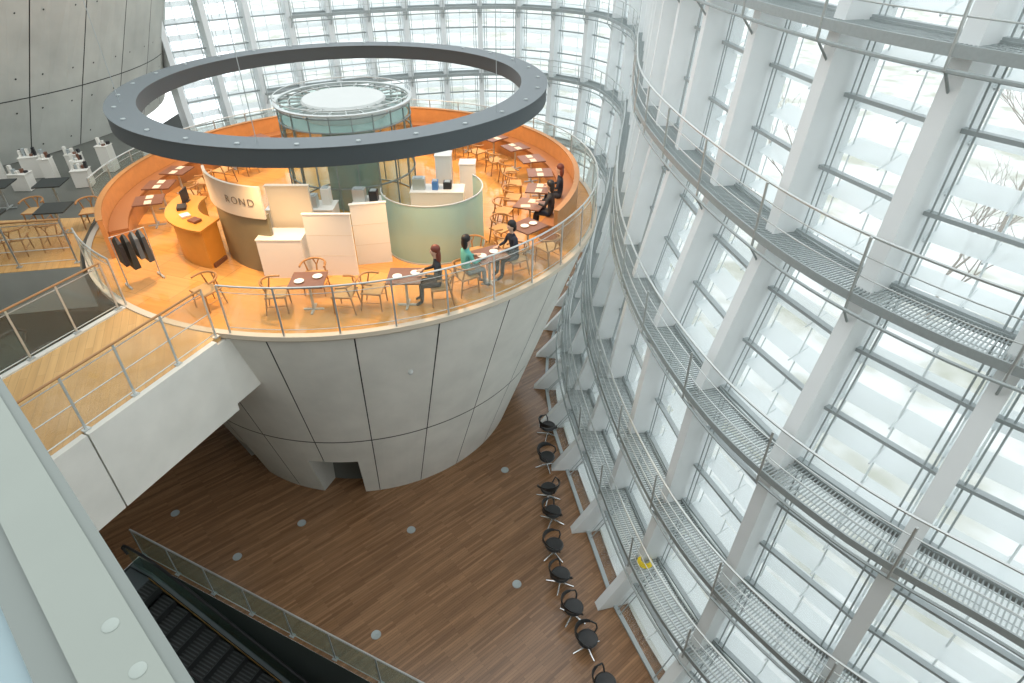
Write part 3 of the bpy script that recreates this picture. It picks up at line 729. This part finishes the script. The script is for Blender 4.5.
gs=MB(); gs.prism([QP(-1.5,.05),QP(-1.5,9),QP(22,9),QP(22,.45),QP(6,.45),QP(6,.05)][::-1],3.6,3.9)  # slab put in to cast shade on bridge and escalator
structure(gs.obj('floor.003',M_wallp,smooth=False),'upper gallery slab carrying the parapet, added to shade the bridge')
sc1=root('security_camera','small white dome camera on the concrete cone','camera',pol(rc(-1.5)-.08,-70,-1.5),R(-70))
MB().tube([(0,0,0),(.14,0,0)],.03,8).obj('bracket',M_galv,sc1); MB().sph((.17,0,-.02),(.06,.06,.06)).obj('dome',M_cap,sc1)
p=F(10.35,-5.07,.32)
yc=MB()
for k in range(4): yc.tube([(p.x+(.16-.015*k)*math.cos(R(q*20)),p.y+(.16-.015*k)*math.sin(R(q*20)),-5.08+.025*k) for q in range(18)],.015,6,closed=True)
tag(yc.obj('cable_coil',M_yell),'coiled yellow cable lying on the grating catwalk','cable')
# ------------------------------------------------------------------ OUTDOORS
gr=MB()
n=80;vs=[]
for i in range(n+1):
    s=LEN*i/n
    for off in (1.0,6,20,60,200):
        q=F(s,-6.9,0); d=Vector((q.x+8,q.y-10,0)).normalized()
        base=F(s,-6.7,1.0); vs.append((base.x+d.x*(off-1.0),base.y+d.y*(off-1.0),-6.65))
gr.add(vs,[(i*5+k,(i+1)*5+k,(i+1)*5+k+1,i*5+k+1) for i in range(n) for k in range(4)])
structure(gr.obj('ground',M_ground,smooth=False),'outdoor ground painted pale for glare beyond the glass'); bpy.data.objects['ground'].name='floor.002'
def tree(x,y,h,seed):
    rnd=random.Random(seed); m=MB()
    def grow(p,d,l,r,dep):
        q=p+d*l; m.tube([p,(p+q)/2+Vector((rnd.uniform(-.05,.05),rnd.uniform(-.05,.05),0))*l,q],[r,r*.85,r*.7],5,cap=False)
        if dep==0:return
        for k in range(3):
            nd=(d+Vector((rnd.uniform(-.8,.8),rnd.uniform(-.8,.8),rnd.uniform(-.1,.5)))).normalized()
            grow(q if k<2 else p+d*l*.6,nd,l*rnd.uniform(.6,.8),r*.6,dep-1)
    grow(Vector((0,0,0)),Vector((0,0,1)),h*.3,h*.010,5)
    o=m.obj('bare_tree',M_bark); o.location=(x,y,-6.65); tag(o,'bare leafless tree standing outside the glass facade','tree','outdoor trees')
for i,(x,y,h) in enumerate([(16,20,8),(24,15,8),(24,28,10),(33,23,10),(42,13,10),(34,36,11),(46,27,12),(14,29,8),(52,18,12),(21,7,7),(33,7,9),(41,40,12)]): tree(x,y,h,i)
for i,(x,y,l,a) in enumerate([(29,12,5,50),(40,32,7,140),(18,14,4,60),(24,20.5,3,80)]):
    rnd=random.Random(i); m=MB()
    for k in range(int(l*6)): m.sph((rnd.uniform(-l/2,l/2),rnd.uniform(-.8,.8),rnd.uniform(.2,.8)),(rnd.uniform(.3,.6),)*3,8,6)
    o=m.obj('hedge',M_hedge); o.location=(x,y,-6.65); o.rotation_euler=(0,0,R(a)); tag(o,'low clipped hedge outside the facade','hedge','outdoor hedges')
# ------------------------------------------------------------------ WORLD, CAMERA
w=bpy.data.worlds.new('world'); sc.world=w; w.use_nodes=True
bg=w.node_tree.nodes['Background']; bg.inputs[0].default_value=(0.94,0.985,1.0,1); bg.inputs[1].default_value=1.9
cam=bpy.data.cameras.new('camera'); co=bpy.data.objects.new('camera',cam); COL.objects.link(co)
cam.sensor_width=36; cam.lens=36*620/1024; cam.clip_start=.05; cam.clip_end=500
co.location=(0,0,7); co.rotation_euler=(R(54.5),0,0)
sc.camera=co
sc.view_settings.view_transform='Standard'
